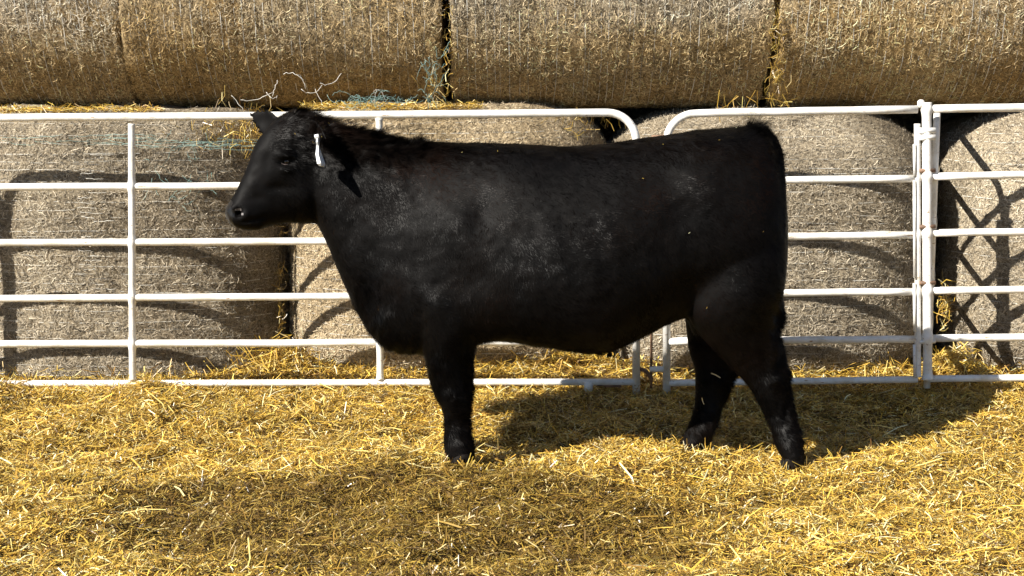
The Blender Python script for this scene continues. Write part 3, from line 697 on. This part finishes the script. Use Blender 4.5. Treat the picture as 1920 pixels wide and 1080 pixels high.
# bits of chaff caught in the coat
nc = 34; kk = RNG.choice(nh, nc*6); pr = 1.0*(hp[kk][:, 1] < CY-.02)*(.15 + sst(1.15, 1.3, hp[kk][:, 0]-0.0)*0 + (hp[kk][:, 0] > P(1280, 500, CY)[0])*.6*sst(.9, .5, hp[kk][:, 2]) + .6*(hp[kk][:, 2] > 1.3))
kk = kk[RNG.uniform(0, 1, len(kk)) < pr][:nc]; nc = len(kk); dd = RNG.normal(0, 1, (nc, 3)); dd -= hn[kk]*(dd*hn[kk]).sum(1, keepdims=True)
Vc, Qc, C_ = strands(hp[kk]+hn[kk]*.009, dd, hn[kk], RNG.uniform(.003, .010, nc), RNG.uniform(.001, .002, nc), palette(nc, FRESH, (30, 24, 16, 14, 6, 8))*.6)
e1_ = P(1342, 704, 6.15); V1, Q1, C1 = strands(np.array([e1_, P(1318, 752, 6.16)]), np.array([[.9, 0, -.45], [.3, 0, -.9]]), np.array([[0, -1., .3]]*2), np.array([.045, .03]), np.array([.004, .003]), np.array([[.7, .6, .35]]*2))
Vc, Qc, C_ = merge([(Vc, Qc, C_), (V1, Q1, C1)])
tag(link('chaff', npmesh('chaff', Vc, Qc, [M_straw], colors=C_, smooth=False), cow), kind='stuff')
# eyes
for s in (-1, 1):
    b = MB(); c = HB(537, 303, s*.083); R_ = .0150; n1, n2 = 12, 20; Vv = []; Ff = []
    for i in range(n1+1):
        for j in range(n2):
            a = math.pi*i/n1; t = 2*math.pi*j/n2; Vv.append((c[0]+R_*math.sin(a)*math.cos(t), c[1]+R_*math.sin(a)*math.sin(t), c[2]+R_*math.cos(a)))
    for i in range(n1):
        for j in range(n2): Ff.append((i*n2+j, i*n2+(j+1) % n2, (i+1)*n2+(j+1) % n2, (i+1)*n2+j))
    b.add(Vv, Ff); b.build('eye', M_eye, cow)
# pale grey lower eyelids
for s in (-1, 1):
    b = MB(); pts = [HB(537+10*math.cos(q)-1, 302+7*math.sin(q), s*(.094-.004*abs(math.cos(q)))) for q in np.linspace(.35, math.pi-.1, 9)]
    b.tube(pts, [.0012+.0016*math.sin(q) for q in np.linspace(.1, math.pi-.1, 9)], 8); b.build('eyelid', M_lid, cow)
# hooves: two claws each
def hoof(px, py, Y, dirx):
    b = MB()
    for s in (-1, 1):
        c = P(px, py, Y); c = c+np.array([0, s*.021, 0]); rings = []
        for z, l, wd, sh in ((-.045, .050, .021, .020), (-.02, .047, .022, .014), (0, .040, .021, .006), (.022, .032, .018, 0)):
            rings.append([np.array([c[0]+dirx*sh+l*math.cos(q)*(1.0), c[1]+wd*math.sin(q), c[2]+z]) for q in np.linspace(0, 2*math.pi, 17)[:-1]])
        Vv, Ff = loft(rings); b.add(Vv, Ff)
    return b.build('hoof', M_hoof, cow)
hoof(866, 858, 6.02, -.6); hoof(862, 845, 6.23, -.6); hoof(1488, 860, 6.0, -.4); hoof(1284, 846, 6.22, -1)
# ear tag, seen almost edge-on
tb = MB(); tc = np.array(P(596, 262, 5.915)); e1 = np.array(P(604, 311, 5.905)); ax = (e1-tc); up = ax/np.linalg.norm(ax)
sd = np.array([.06, .99, .0]); sd = sd-up*sd.dot(up); sd /= np.linalg.norm(sd); th = np.cross(sd, up)
prof = [(-.10, .016), (.10, .020), (.22, .012), (.34, .014), (.55, .036), (.92, .044), (1.02, .036)]
Lg = np.linalg.norm(ax); rings = []
for t, hw_ in prof:
    c = tc+up*Lg*t + th*.006*math.sin(t*3); rings.append([c+sd*hw_*a+th*(.0030+.005*max(0,t)*(t<1))*b for a, b in ((-1, -1), (-1, 1), (1, 1), (1, -1))])
Vv, Ff = loft(rings); tb.add(Vv, Ff)
b0 = P(594, 256, 5.905); tb.tube([b0+th*.008, b0-th*.008], .009, 12)
tag(tb.build('ear_tag', M_tag, cow, smooth=False), 'white plastic ear tag seen edge-on')
